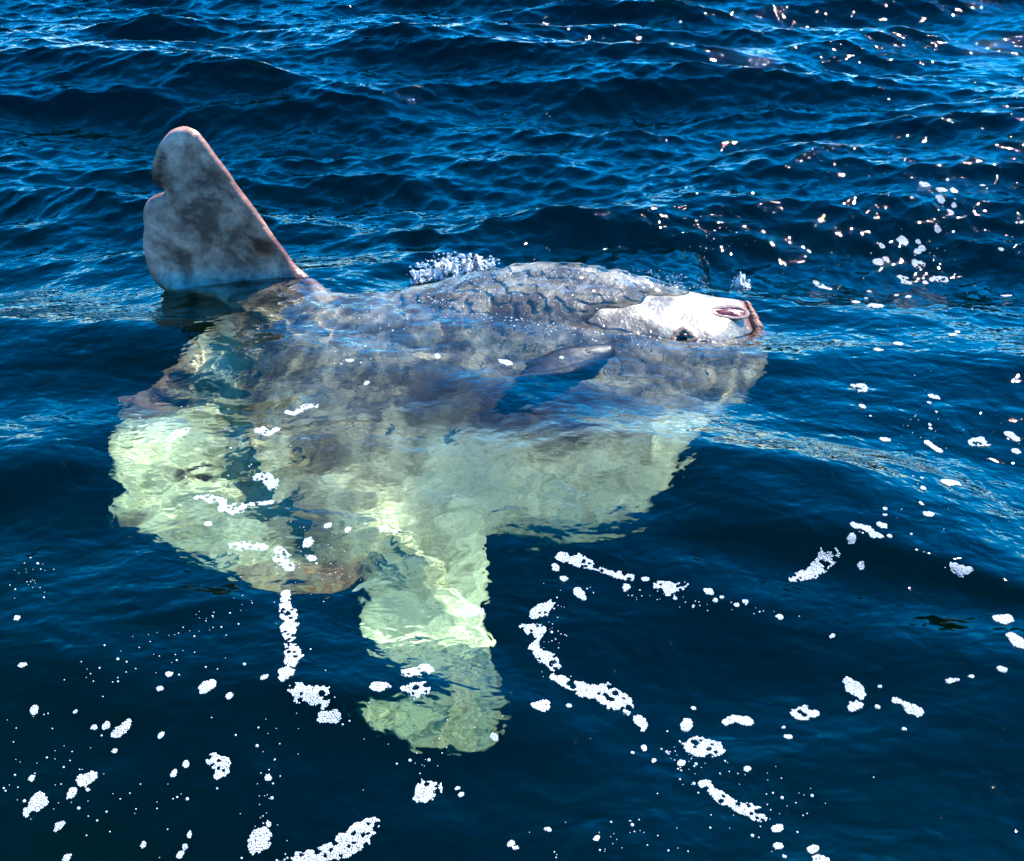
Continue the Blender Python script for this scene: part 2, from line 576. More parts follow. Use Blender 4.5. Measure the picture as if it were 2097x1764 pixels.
# beak: a ridged plate following the snout edge
seg = np.array([pix_us(*p) for p in ((1531, 616), (1540, 640), (1550, 662), (1560, 684), (1566, 706))])
tt = np.linspace(0, 1, 60)
su = np.interp(tt, np.linspace(0, 1, 5), seg[:, 0])
ss = np.interp(tt, np.linspace(0, 1, 5), seg[:, 1])
vv = []
for k_, (u0, s0) in enumerate(zip(su, ss)):
    a0 = lean(s0)
    c0 = ORG + u0 * UX + np.interp(-s0, -S, PQ) * QX
    c0[2] = np.interp(-s0, -S, PZ)
    n0 = math.cos(a0) * QX + math.sin(a0) * np.array([0, 0, 1.0])
    ends = math.sin(math.pi * min(1, max(0, tt[k_]))) ** .4
    jag = (.012 + .013 * float(vnoise(k_ * .45, 3.3, 31))) * ends
    for j in range(10):
        q = j / 10 * 2 * math.pi
        vv.append(c0 + UX * (math.cos(q) * jag - .004) + n0 * (math.sin(q) * .017 * (.6 + .4 * ends)))
ff = [[i * 10 + j, i * 10 + (j + 1) % 10, (i + 1) * 10 + (j + 1) % 10, (i + 1) * 10 + j] for i in range(59) for j in range(10)] + [list(range(10)), list(range(590, 600))[::-1]]
beak = mesh_obj('beak', vv, ff, simple_mat('beak_raw', (.26, .10, .06), .45, 1.0, 160, .8), fish)
beak['label'] = 'raw reddish brown beak edge'
for o_ in (eye, lid, gape, beak):
    o_.cycles.is_caustics_receiver = True

# ------------------------------------------------------------------ water surface
def axis(segs):
    v = []
    for a, b, d in segs:
        n = max(1, int(round((b - a) / d)))
        v += list(a + (b - a) * np.arange(n) / n)
    v.append(segs[-1][1])
    return np.array(v)


def geo(a, b, n):
    return a * (b / a) ** (np.arange(n + 1) / n)


xs_in = axis([(-1.5, -.75, .0055), (-.75, .65, .0042), (.65, 1.5, .0055), (1.5, 3.6, .0125)])
xs_l = -axis([(1.5, 3.6, .0125)])[1:][::-1]
far = geo(3.6, 120, 42)[1:]
XS = np.concatenate([-far[::-1], xs_l, xs_in, far])
YS = np.concatenate([-geo(1.0, 60, 30)[1:][::-1] , axis([(-1.0, .6, .04), (.6, 2.25, .0055), (2.25, 2.9, .0042), (2.9, 4.2, .0072), (4.2, 7.0, .0105), (7.0, 8.6, .03)]), geo(8.6, 150, 46)[1:]])
GX, GY = np.meshgrid(XS, YS)
GX = GX.astype(np.float32)
GY = GY.astype(np.float32)
DX = np.zeros_like(GX)
DY = np.zeros_like(GX)
DZ = np.zeros_like(GX)
near_far = sstep(2.55, 3.2, GY + .12 * GX)          # the far half is choppier
chop = .36 + .44 * near_far
chop = chop * (1 - .3 * sstep(.2, 1.2, GX) * (1 - sstep(3.1, 3.9, GY)))
fade_hi = sstep(10.0, 7.0, np.hypot(GX, GY))
WIND = R(-96)
wr = np.random.default_rng(11)
for lam, amp, n, spread, cls in ((2.6, .024, 5, .5, 0), (1.35, .021, 8, .5, 0), (.75, .0150, 14, .42, 1), (.45, .0105, 24, .5, 1), (.25, .0050, 30, .6, 1), (.13, .0025, 30, .7, 2), (.07, .0011, 34, .9, 2), (.04, .0004, 30, 1.0, 2)):
    for k in range(n):
        L = lam * math.exp(wr.normal(0, .16))
        th = WIND + wr.normal(0, spread * .75) + (.5 if k % 4 == 3 else 0)
        A_ = amp * wr.rayleigh(.8) / math.sqrt(n) * 1.9
        kk = 2 * math.pi / L
        kx, ky = math.cos(th) * kk, math.sin(th) * kk
        ph = (kx * GX + ky * GY + wr.uniform(0, 6.283)).astype(np.float32)
        w = 1.0 if cls == 0 else (chop if cls == 1 else fade_hi * (.05 + .85 * near_far))
        if cls == 1:
            w = w * (sstep(40, 10, np.hypot(GX, GY)))
        DZ += w * A_ * np.cos(ph)
        sn = np.sin(ph) * (w * A_ * .7)
        DX -= math.cos(th) * sn
        DY -= math.sin(th) * sn
# three long crests rolling in front of the fish
def crest(pts_px, amp, wf, wb):
    L_ = np.array([sea_pt(*p)[:2] for p in pts_px])
    best = np.full(GX.shape, 9.0)
    sgn = np.zeros(GX.shape)
    tl = np.zeros(GX.shape)
    n_ = len(L_) - 1
    for k_ in range(n_):
        a_, e_ = L_[k_], L_[k_ + 1] - L_[k_]
        t_ = np.clip(((GX - a_[0]) * e_[0] + (GY - a_[1]) * e_[1]) / (e_ @ e_), 0, 1)
        qx, qy = GX - a_[0] - t_ * e_[0], GY - a_[1] - t_ * e_[1]
        d_ = np.hypot(qx, qy)
        m_c = d_ < best
        best = np.where(m_c, d_, best)
        sgn = np.where(m_c, qy, sgn)
        tl = np.where(m_c, (k_ + t_) / n_, tl)
    w_ = wf + (wb - wf) * sstep(-.05, .05, sgn)
    return amp * np.exp(-(best / w_) ** 2) * np.sin(np.pi * np.clip(tl, 0, 1)) ** 1.2


DZ += crest([(1330, 1100), (1480, 1112), (1750, 1140), (1950, 1175), (2160, 1230), (2400, 1260)], .050, .050, .22)
DZ += crest([(-250, 1130), (-100, 1075), (0, 1042), (130, 990), (230, 965)], .036, .050, .18)
DZ += crest([(480, 1400), (620, 1440), (800, 1482), (950, 1502), (1150, 1492), (1350, 1450)], .012, .045, .13)
# wavelets breaking against the fish along its waterline
_u = (GX - ORG[0]) * UX[0] + (GY - ORG[1]) * UX[1]
_q = (GX - ORG[0]) * QX[0] + (GY - ORG[1]) * QX[1]
_wl = sstep(-.62, -.45, _u) * sstep(.85, .75, _u) * np.exp(-((_q - .07) / .085) ** 2)
for k_ in range(16):
    L = wr.uniform(.035, .10)
    th = wr.uniform(0, 6.283)
    DZ += (_wl * L * .010 * np.cos(6.283 / L * (math.cos(th) * GX + math.sin(th) * GY) + wr.uniform(0, 6.283))).astype(np.float32)
PX = GX + DX
PY = GY + DY
PZ_ = DZ

# water riding up over the back of the fish: a thin rippled sheet, broken by the bare cheek
ri = np.where((YS > 2.22) & (YS < 3.05))[0]
ci = np.where((XS > -.85) & (XS < .80))[0]
r0, r1_, c0_, c1_ = ri[0], ri[-1] + 1, ci[0], ci[-1] + 1
sx, sy = PX[r0:r1_, c0_:c1_], PY[r0:r1_, c0_:c1_]
zf = np.full(sx.shape, -.06)
for a in range(sx.shape[0]):
    for b_ in range(sx.shape[1]):
        h = FISH_BVH.ray_cast(Vector((float(sx[a, b_]), float(sy[a, b_]), .9)), Vector((0, 0, -1)), .96)
        if h[0] is not None:
            zf[a, b_] = h[0].z
uu = (sx - ORG[0]) * UX[0] + (sy - ORG[1]) * UX[1]
u_l = pix_us(790, 612)[0]
bare_px = [(1165, 668), (1240, 634), (1320, 612), (1400, 601), (1460, 606), (1530, 612), (1575, 650), (1520, 720), (1440, 725), (1340, 715), (1230, 700)]
bare = np.array([(lambda h: (h[0].x, h[0].y) if h[0] is not None else tuple(sea_pt(*p)[:2]))(fish_at(*p)) for p in bare_px])
dbare = poly_dist(np.stack([sx.ravel(), sy.ravel()], 1), bare).reshape(sx.shape) + (vnoise(sx * 26, sy * 26, 4) - .5) * .05
T_ = zf + .017 - .05 * sstep(-.02, .03, dbare) - .12 * sstep(u_l + .06, u_l - .08, uu) - .9 * sstep(u_l - .06, u_l - .10, uu) - .1 * sstep(.66, .74, uu)
kr = np.exp(-np.arange(-9, 10) ** 2 / (2 * 3.2 ** 2))
kr /= kr.sum()
T_ = np.maximum(T_, -.3)
for ax in (0, 1):
    T_ = np.apply_along_axis(lambda v: np.convolve(np.pad(v, 9, mode='edge'), kr, mode='valid'), ax, T_)
rp = np.zeros(sx.shape)
rip = np.random.default_rng(5)
for _ in range(26):
    L, th, p0 = rip.uniform(.022, .07), rip.uniform(0, 6.283), rip.uniform(0, 6.283)
    rp += np.cos(6.283 / L * (math.cos(th) * sx + math.sin(th) * sy) + p0) * L * .0085
df_ = T_ - PZ_[r0:r1_, c0_:c1_]
lift = .5 * (df_ + np.sqrt(df_ * df_ + .012 ** 2))
lift = lift * sstep(-.06, -.02, df_)
PZ_[r0:r1_, c0_:c1_] += lift + rp * sstep(-.01, .015, df_)
PZ_ = PZ_.copy()

nr, nc = GX.shape
ids = np.arange(nr * nc).reshape(nr, nc)
quads = np.stack([ids[:-1, :-1].ravel(), ids[:-1, 1:].ravel(), ids[1:, 1:].ravel(), ids[1:, :-1].ravel()], 1)
wv = np.stack([PX.ravel(), PY.ravel(), PZ_.ravel()], 1)
# close the body of water with sides and a bottom so that its volume is bounded
ring = np.concatenate([ids[0, :], ids[1:, -1], ids[-1, :-1][::-1], ids[1:-1, 0][::-1]])
low = wv[ring].copy()
low[:, 2] = -6.0
nb = len(wv)
wv = np.concatenate([wv, low, [[0, 0, -6.0]]])
m_ = len(ring)
k = np.arange(m_)
k2 = (k + 1) % m_
side = np.stack([ring[k], nb + k, nb + k2, ring[k2]], 1)
bot = np.stack([nb + k, np.full(m_, nb + m_), nb + k2, nb + k2], 1)[:, :3]
water_mesh_faces = np.concatenate([quads, side])
m, nt, out = new_mat('sea_water')
gl = N(nt, 'ShaderNodeBsdfGlass', i_Roughness=0.02, i_IOR=1.333)
nt.links.new(gl.outputs[0], out.inputs['Surface'])
tc = N(nt, 'ShaderNodeTexCoord')
mp = N(nt, 'ShaderNodeMapping')
mp.inputs['Scale'].default_value = (1.0, 1.35, 1.0)
nt.links.new(tc.outputs['Object'], mp.inputs['Vector'])
hsum = None
for scl, amp_, det in ((4.5, .020, 2.0), (12.0, .0062, 2.0), (34.0, .0019, 1.0)):
    r1 = N(nt, 'ShaderNodeTexNoise', i_Scale=scl, i_Detail=det, i_Roughness=.5, i_Distortion=.5)
    nt.links.new(mp.outputs[0], r1.inputs['Vector'])
    hsum = math_node('MULTIPLY', r1.outputs['Fac'], amp_) if hsum is None else math_node('MULTIPLY_ADD', r1.outputs['Fac'], amp_, hsum)
bp = N(nt, 'ShaderNodeBump', i_Strength=1.0, i_Distance=1.0)
nt.links.new(hsum, bp.inputs['Height'])
nt.links.new(bp.outputs[0], gl.inputs['Normal'])
va = N(nt, 'ShaderNodeVolumeAbsorption')
SIG = (1.30, .62, 1.15)                   # absorption per metre of sea water
va.inputs['Color'].default_value = tuple(1 - s / 1.5 for s in SIG) + (1,)
ge = N(nt, 'ShaderNodeNewGeometry')      # water only exists below the highest crest
sp = N(nt, 'ShaderNodeSeparateXYZ')
nt.links.new(ge.outputs['Position'], sp.inputs[0])
lt = N(nt, 'ShaderNodeMath', operation='LESS_THAN')
lt.inputs[1].default_value = .10
nt.links.new(sp.outputs[2], lt.inputs[0])
dn = N(nt, 'ShaderNodeMath', operation='MULTIPLY')
dn.inputs[1].default_value = 1.6
nt.links.new(lt.outputs[0], dn.inputs[0])
nt.links.new(dn.outputs[0], va.inputs['Density'])
nt.links.new(va.outputs[0], out.inputs['Volume'])
WATER = m
me = bpy.data.meshes.new('sea_water')
nq = len(water_mesh_faces)
me.vertices.add(len(wv))
me.vertices.foreach_set('co', wv.astype(np.float32).ravel())
me.loops.add(nq * 4 + len(bot) * 3)
me.loops.foreach_set('vertex_index', np.concatenate([water_mesh_faces.ravel(), bot.ravel()]).astype(np.int32))
me.polygons.add(nq + len(bot))
me.polygons.foreach_set('loop_start', np.concatenate([np.arange(nq) * 4, nq * 4 + np.arange(len(bot)) * 3]).astype(np.int32))
me.update(calc_edges=True)
sm = np.zeros(nq + len(bot), dtype=bool)
sm[:len(quads)] = True
me.polygons.foreach_set('use_smooth', sm)
me.materials.append(WATER)
water = bpy.data.objects.new('sea_water', me)
col.objects.link(water)
tag(water, kind='structure')
water.cycles.is_caustics_caster = True

# added plane, its green standing in for light scattered in deep water
deep_plane = mesh_obj('scatter_plane', [(-110, -50, -1.8), (110, -50, -1.8), (110, 140, -1.8), (-110, 140, -1.8)], [[0, 1, 2, 3]], simple_mat('scatter_green', (.06, .42, .10), .9, 0, .8))
tag(deep_plane, kind='structure')

# ------------------------------------------------------------------ foam
_in = (abs(wv[:, 0]) < 3.6) & (wv[:, 1] > .55) & (wv[:, 1] < 7.0) & (wv[:, 2] > -1)
_fk = quads[_in[quads].all(1)]
_map = np.full(len(wv), -1)
_ids = np.unique(_fk)
_map[_ids] = np.arange(len(_ids))
SEA = BVHTree.FromPolygons(wv[_ids].tolist(), _map[_fk].tolist())


def sea_hit(px, py):
    d = ray(px, py)
    h = SEA.ray_cast(Vector(CAM), Vector(d))
    return np.array(h[0]) if h[0] is not None else sea_pt(px, py)


def sea_z(x_, y_):
    h = SEA.ray_cast(Vector((x_, y_, 1.0)), Vector((0, 0, -1)))
    return (h[0].z, h[1]) if h[0] is not None else (0.0, Vector((0, 0, 1)))


m, nt, out = new_mat('foam_white')
b = N(nt, 'ShaderNodeBsdfPrincipled')
b.inputs['Base Color'].default_value = (.68, .71, .73, 1)
b.inputs['Roughness'].default_value = .35
tr = N(nt, 'ShaderNodeBsdfTranslucent')
tr.inputs[0].default_value = (.80, .84, .86, 1)
nz = N(nt, 'ShaderNodeTexNoise', i_Scale=240.0, i_Detail=2.0)
tc = N(nt, 'ShaderNodeTexCoord')
nt.links.new(tc.outputs['Object'], nz.inputs['Vector'])
mr = N(nt, 'ShaderNodeMapRange')
mr.inputs['To Min'].default_value = .25
mr.inputs['To Max'].default_value = .5
nt.links.new(nz.outputs['Fac'], mr.inputs[0])
ms = N(nt, 'ShaderNodeMixShader')
nt.links.new(mr.outputs[0], ms.inputs[0])
nt.links.new(b.outputs[0], ms.inputs[1])
nt.links.new(tr.outputs[0], ms.inputs[2])
nt.links.new(ms.outputs[0], out.inputs[0])
FOAM = m

_dome = []
for rr, zz in ((1.0, -.25), (.86, .5)):
    for j in range(6):
        a = j / 6 * 2 * math.pi + (0 if zz < 0 else .5)
        _dome.append((rr * math.cos(a), rr * math.sin(a), zz))
_dome.append((0, 0, .95))
DOME = np.array(_dome)
DF = []
for j in range(6):
    k2_ = (j + 1) % 6
    DF += [[j, k2_, 6 + j], [k2_, 6 + k2_, 6 + j], [6 + j, 6 + k2_, 12]]
DF = np.array(DF)
frng = np.random.default_rng(99)


def domes(P, Rr):
    n = len(P)
    V = (P[:, None, :] + DOME[None] * np.stack([Rr, Rr, Rr * .8], 1)[:, None, :]).reshape(-1, 3)
    Fc = (DF[None] + (np.arange(n) * 13)[:, None, None]).reshape(-1, 3)
    return V, Fc


def patch(chain, label, group):
    """a raft of small bubbles along a chain of (px, py, radius px)"""
    C, Rd = [], []
    for px, py, r in chain:
        p = sea_hit(px, py)
        C.append(p[:2])
        Rd.append(r * np.linalg.norm(p - CAM) / FPX * 1.12)
    C, Rd = np.array(C), np.array(Rd)
    d = min(.0023, max(.0016, Rd.max() * .28))
    lo_, hi_ = (C - Rd[:, None] * 1.4).min(0), (C + Rd[:, None] * 1.4).max(0)
    X, Y = np.meshgrid(np.arange(lo_[0], hi_[0], d), np.arange(lo_[1], hi_[1], d * .866))
    X[1::2] += d / 2
    Pp = np.stack([X.ravel(), Y.ravel()], 1)
    Pp += frng.normal(0, .16 * d, Pp.shape)
    sd = np.full(len(Pp), 9.0)
    if len(C) == 1:
        ang_ = frng.uniform(0, 3.14)
        st_ = frng.uniform(1.0, 1.35)
        w_ = Pp - C[0]
        ca, sa = math.cos(ang_), math.sin(ang_)
        w_ = np.stack([(w_[:, 0] * ca + w_[:, 1] * sa) / st_, (-w_[:, 0] * sa + w_[:, 1] * ca) * st_ ** .5], 1)
        sd = np.hypot(w_[:, 0], w_[:, 1]) / Rd[0]
    for k_ in range(len(C) - 1):
        e_ = C[k_ + 1] - C[k_]
        w_ = Pp - C[k_]
        t_ = np.clip(w_ @ e_ / (e_ @ e_ + 1e-12), 0, 1)
        sd = np.minimum(sd, np.linalg.norm(w_ - t_[:, None] * e_, axis=1) / (Rd[k_] * (1 - t_) + Rd[k_ + 1] * t_))
    sx_ = frng.uniform(0, 90)
    ed = 1 + (vnoise(Pp[:, 0] * 70 + sx_, Pp[:, 1] * 70, 2) - .5) * .75 + (vnoise(Pp[:, 0] * 200 + sx_, Pp[:, 1] * 200, 9) - .5) * .35
    keep = sd < ed
    Pp, sd = Pp[keep], sd[keep]
    if len(Pp) == 0:
        Pp, sd = C[:1].copy(), np.zeros(1)
    # open cells: bigger bubbles that show dark water
    if len(Pp) > 220:
        for c_ in Pp[frng.choice(len(Pp), max(1, len(Pp) // 40), replace=False)]:
            rad = frng.choice([.0030, .0042, .0060], p=[.5, .35, .15])
            k3 = np.hypot(Pp[:, 0] - c_[0], Pp[:, 1] - c_[1]) > rad
            Pp, sd = Pp[k3], sd[k3]
    zz = [sea_z(*p) for p in Pp]
    P3 = np.array([(p[0], p[1], z[0]) for p, z in zip(Pp, zz)])
    Rr = d * frng.uniform(.40, .68, len(P3))
    c0 = P3.mean(0)
    V, Fc = domes(P3 - c0 + np.array([0, 0, .0012]), Rr)
    o = mesh_obj('foam_patch', V, Fc, FOAM)
    o.location = c0
    return tag(o, label, 'foam', group)


T5 = lambda X, Y: (1006.6 + .52 * X, 1048.5 + .52 * Y, .52)
T6 = lambda X, Y: (.48 * X, 1216.3 + .48 * Y, .48)
T7 = lambda X, Y: (1426 + .4756 * X, 335.5 + .4756 * Y, .4756)
T3 = lambda X, Y: (167.8 + .3424 * X, 654.3 + .3424 * Y, .3424)
T2 = lambda X, Y: (754.9 + .42 * X, 461.3 + .42 * Y, .42)


def put(T, chain, label, group=None):
    c = []
    for X, Y, r in chain:
        a, b_, k_ = T(X, Y)
        c.append((a, b_, r * k_))
    return patch(c, label, group)


# single patches that stand out
put(T5, [(270, 178, 18), (320, 190, 28), (365, 200, 26), (410, 225, 12), (450, 238, 8), (500, 250, 14), (545, 262, 14)], 'tapering white foam streak with a thick head, below the belly')
put(T5, [(660, 290, 16), (700, 300, 20), (700, 318, 14), (755, 290, 18)], 'hooked white foam patch at the end of the thin streak below the belly')
put(T5, [(1180, 265, 14), (1230, 255, 18), (1270, 230, 22), (1310, 195, 28), (1335, 185, 26)], 'slanting club shaped foam patch on the wave crest under the chin')
put(T5, [(1430, 55, 12), (1470, 65, 16), (1500, 85, 18), (1525, 95, 10)], 'curved white foam hook on the smooth blue water below the head')
put(T5, [(1820, 222, 14), (1850, 232, 18), (1880, 230, 12)], 'flat oval foam patch on the smooth blue water near the sun glints')
put(T5, [(255, 345, 10), (220, 370, 20), (185, 395, 28), (170, 410, 18)], 'upper leaf shaped foam clump of the zigzag foam line beside the lower fin')
put(T5, [(125, 455, 12), (165, 468, 26), (195, 475, 18), (180, 500, 16), (165, 540, 18), (200, 570, 28), (240, 595, 28)], 'middle crooked foam clump of the zigzag foam line beside the lower fin')
put(T5, [(245, 655, 14), (300, 675, 24), (345, 695, 30), (400, 705, 32), (450, 715, 44), (505, 745, 44), (535, 790, 16)], 'long broad foam raft at the lower end of the zigzag foam line')
put(T5, [(585, 830, 28)], 'round foam patch just past the tip of the long broad raft')
put(T5, [(170, 765, 12), (210, 765, 26)], 'oval foam patch beside the long broad raft')
put(T5, [(345, 322, 28)], 'pear shaped foam patch at the top of the zigzag foam line')
put(T5, [(925, 832, 12), (955, 815, 14), (1000, 825, 22)], 'curved foam patch with a narrow tail, right of the long raft')
put(T5, [(1205, 800, 22), (1235, 800, 32), (1262, 795, 18)], 'angular foam patch standing alone on dark water')
put(T5, [(795, 930, 40), (830, 925, 46), (865, 930, 40)], 'large blunt oblong foam patch on dark green water')
put(T5, [(840, 1075, 18), (870, 1100, 14), (910, 1130, 22), (945, 1150, 18), (985, 1170, 26), (1030, 1185, 30), (1065, 1205, 18)], 'slanting narrow foam raft below the oblong patch')
put(T5, [(1405, 670, 14), (1425, 690, 22), (1445, 715, 22), (1455, 735, 10)], 'upright leaf shaped foam patch above a rounder one')
put(T5, [(1430, 770, 22)], 'round foam patch just below the upright leaf shaped one')
put(T5, [(1590, 742, 10), (1625, 758, 9), (1650, 778, 18), (1680, 790, 20)], 'comma shaped foam patch with a thin leading tail')
put(T5, [(2050, 490, 16), (2080, 520, 26)], 'thick slanted foam patch under the sun glints')
put(T6, [(1215, 0, 18), (1220, 50, 18), (1235, 100, 32), (1240, 140, 30), (1235, 180, 22), (1235, 200, 14)], 'long vertical foam strand hanging below the tail edge')
put(T6, [(1240, 230, 24), (1250, 265, 36), (1240, 290, 28)], 'rounded foam clump at the end of the vertical strand')
put(T6, [(1222, 335, 24), (1210, 360, 18)], 'small foam clump below the vertical strand')
put(T6, [(1255, 405, 28), (1310, 425, 38), (1355, 430, 38), (1380, 460, 24)], 'wide wedge shaped foam patch below the vertical strand')
put(T6, [(1385, 525, 22), (1425, 522, 22)], 'flat oval foam patch just under the wide wedge shaped one')
put(T6, [(870, 400, 22), (900, 390, 24)], 'slanted oval foam patch alone left of the wedge shaped one')
put(T6, [(1745, 335, 26), (1780, 330, 32), (1815, 325, 26)], 'speckled oval foam patch floating over the lower fin')
put(T6, [(1600, 398, 20), (1630, 400, 20)], 'small oval foam patch at the dark edge of the lower fin')
put(T6, [(1725, 410, 14), (1770, 410, 30), (1805, 402, 28)], 'pointed foam patch under the speckled oval over the lower fin')
put(T6, [(1960, 80, 16), (2005, 72, 32), (2045, 82, 16)], 'greyish triangular foam patch over the brightest part of the lower fin')
put(T6, [(910, 710, 26), (945, 725, 28), (955, 755, 24), (930, 772, 14)], 'hook shaped foam patch with a curled end')
put(T6, [(1085, 1080, 24), (1110, 1055, 40), (1135, 1025, 26)], 'large slanted oval foam patch on the dark green water')
put(T6, [(1815, 840, 44), (1862, 830, 20)], 'bright teardrop foam patch below the tip of the lower fin')
put(T6, [(1210, 1138, 18), (1290, 1130, 24), (1370, 1118, 30), (1440, 1095, 38), (1485, 1065, 50), (1530, 1030, 46), (1570, 1005, 36), (1590, 990, 24)], 'biggest foam raft, a long rising arm of thick bubbles')
put(T3, [(690, 1070, 16), (760, 1070, 26), (820, 1095, 30), (860, 1130, 30), (920, 1140, 40), (980, 1110, 18), (1060, 1105, 14), (1130, 1095, 20)], 'long winding foam line floating over the tail')
put(T3, [(910, 1355, 34), (970, 1350, 40), (1030, 1360, 30), (1090, 1370, 24)], 'broad foam bar along the lower tail edge')
put(T3, [(1180, 1385, 30), (1200, 1440, 40), (1240, 1490, 24)], 'ragged foam clump between the tail bar and the vertical strand')
put(T3, [(1060, 945, 30), (1110, 955, 30), (1150, 1000, 30)], 'bent foam patch over the middle of the tail')
put(T3, [(1060, 660, 28), (1110, 690, 24), (1165, 660, 18)], 'small forked foam patch where the tail joins the flank')
put(T3, [(530, 720, 24), (590, 680, 36), (620, 660, 20)], 'glinting foam smear across the upper tail')
put(T3, [(1210, 555, 18), (1270, 570, 14), (1340, 525, 26), (1390, 520, 18)], 'thin wavy foam streak on the flank above the tail')
put(T7, [(515, 515, 16), (545, 530, 16), (565, 538, 12)], 'short slanted foam bar on dark water behind the mouth')
put(T7, [(1020, 500, 14), (1060, 498, 22)], 'pointed white foam patch with a round one beside it')
put(T7, [(763, 612, 30)], 'grey bubbly foam patch, largest one out beyond the mouth')
put(T7, [(1000, 1205, 16), (1035, 1232, 16)], 'slanted peanut shaped foam patch on blue water')
put(T7, [(1190, 1206, 18), (1220, 1200, 26), (1245, 1206, 16)], 'broad low foam patch with peaked top on blue water')
put(T7, [(1340, 1165, 14), (1375, 1185, 16)], 'slanted thick foam dash above a round patch')
put(T7, [(1070, 1372, 20), (1115, 1376, 18)], 'wide flat foam dash between rows of small round patches')

MARKS = [(1150, 1140, 'the tapering streak below the belly'), (1370, 1205, 'the hooked patch below the belly'), (1665, 1165, 'the club shaped patch under the chin'), (1770, 1085, 'the curved hook on smooth water'), (1970, 1168, 'the flat oval on smooth water'), (1105, 1245, 'the top of the zigzag line'), (1100, 1340, 'the middle of the zigzag line'), (1240, 1425, 'the long broad raft'), (1505, 1475, 'the curved patch with a narrow tail'), (1645, 1463, 'the lone angular patch'), (1437, 1530, 'the blunt oblong patch'), (1500, 1650, 'the slanting narrow raft'), (1750, 1410, 'the upright leaf shaped patch'), (1855, 1450, 'the comma shaped patch'), (2080, 1310, 'the thick slanted patch under the glints'), (592, 1280, 'the vertical strand'), (630, 1420, 'the wide wedge shaped patch'), (425, 1406, 'the lone slanted oval'), (850, 1400, 'the speckled ovals over the lower fin'), (447, 1570, 'the hook shaped patch with a curled end'), (530, 1722, 'the large slanted oval'), (875, 1618, 'the bright teardrop patch'), (720, 1710, 'the biggest rising raft'), (470, 1040, 'the winding line over the tail'), (500, 1118, 'the broad bar along the tail edge'), (540, 985, 'the bent patch over the tail'), (545, 885, 'the forked patch at the tail base'), (360, 890, 'the glinting smear on the upper tail'), (610, 840, 'the wavy streak on the flank'), (1680, 585, 'the short slanted bar behind the mouth'), (1925, 573, 'the pointed patch beyond the mouth'), (1789, 626, 'the grey bubbly patch beyond the mouth'), (1910, 915, 'the peanut shaped patch'), (2005, 908, 'the broad low patch with peaked top'), (2075, 895, 'the slanted thick dash'), (1945, 989, 'the wide flat dash'), (1930, 400, 'the crest of the dark wave beyond the snout'), (1110, 740, 'the dark side fin'), (100, 1260, 'the wave left of the tail'), (100, 1620, 'the dark water far off the tail'), (240, 1480, 'the speckled streak off the tail'), (1180, 1680, 'the green water past the biggest raft'), (2080, 640, 'the far edge of the loose cluster'), (1760, 790, 'the blue water just off the chin')]


def small(T, X, Y, r):
    a_, b_, k_ = T(X, Y)
    size = ('tiny' if r * k_ < 4.2 else 'small' if r * k_ < 7.5 else 'rounded')
    mk = min(MARKS, key=lambda q: math.hypot(q[0] - a_, (q[1] - b_) * 1.3))[2]
    return patch([(a_, b_, r * k_)], size + ' white foam patch close to ' + mk, 'foam patches close to ' + mk)


# small look-alikes
for X, Y, r in ((983, 92, 22), (1055, 113, 26), (1112, 119, 20), (1050, 156, 18), (1108, 179, 12), (1091, 207, 13), (1038, 285, 15), (1233, 95, 10), (1310, 370, 10), (1332, 570, 16)):
    small(T7, X, Y, r * .8)
for X, Y, r in ((888, 335, 24), (955, 338, 10), (972, 366, 14), (950, 379, 15), (800, 357, 12), (782, 423, 22), (815, 410, 12), (955, 433, 26), (897, 506, 26), (985, 514, 13), (745, 552, 10), (686, 597, 18), (860, 568, 10), (908, 575, 14), (730, 580, 8)):
    small(T7, X, Y, r * .8)
for X, Y, r in ((1102, 737, 17), (1125, 726, 10), (870, 777, 19), (783, 803, 17), (708, 965, 32), (712, 1046, 14), (748, 1088, 6), (812, 1188, 20), (1020, 1005, 20), (1002, 1030, 9), (1032, 1070, 6), (1005, 1125, 10), (1008, 1142, 8), (1374, 1240, 16), (970, 1355, 10), (973, 1398, 12), (968, 1465, 10), (1000, 1510, 24), (797, 1556, 22), (670, 1616, 18), (812, 1488, 9), (812, 1514, 8)):
    small(T7, X, Y, r * .85)
for X, Y, r in ((605, 266, 10), (535, 298, 13), (725, 343, 8), (795, 374, 6), (850, 314, 14), (880, 352, 8), (905, 338, 9), (965, 368, 9), (1000, 357, 12), (1455, 216, 12), (1565, 97, 8), (250, 218, 14), (285, 265, 12), (305, 765, 9), (1130, 415, 12), (1340, 492, 7)):
    small(T5, X, Y, r)
for X, Y, r in ((765, 843, 22), (795, 775, 9), (600, 933, 10), (555, 950, 7), (640, 982, 9), (750, 990, 14), (1005, 1017, 14), (1125, 1247, 16), (1128, 1318, 12), (1270, 1328, 16), (1152, 1360, 9), (1300, 1376, 22), (1815, 665, 15), (1890, 650, 8), (2015, 425, 24), (2012, 622, 12), (1170, 888, 10), (1150, 850, 5), (1625, 858, 6), (1530, 690, 7), (1520, 770, 8), (15, 888, 13), (220, 1253, 12), (75, 1310, 11), (95, 1325, 8), (412, 1287, 9)):
    small(T5, X, Y, r)
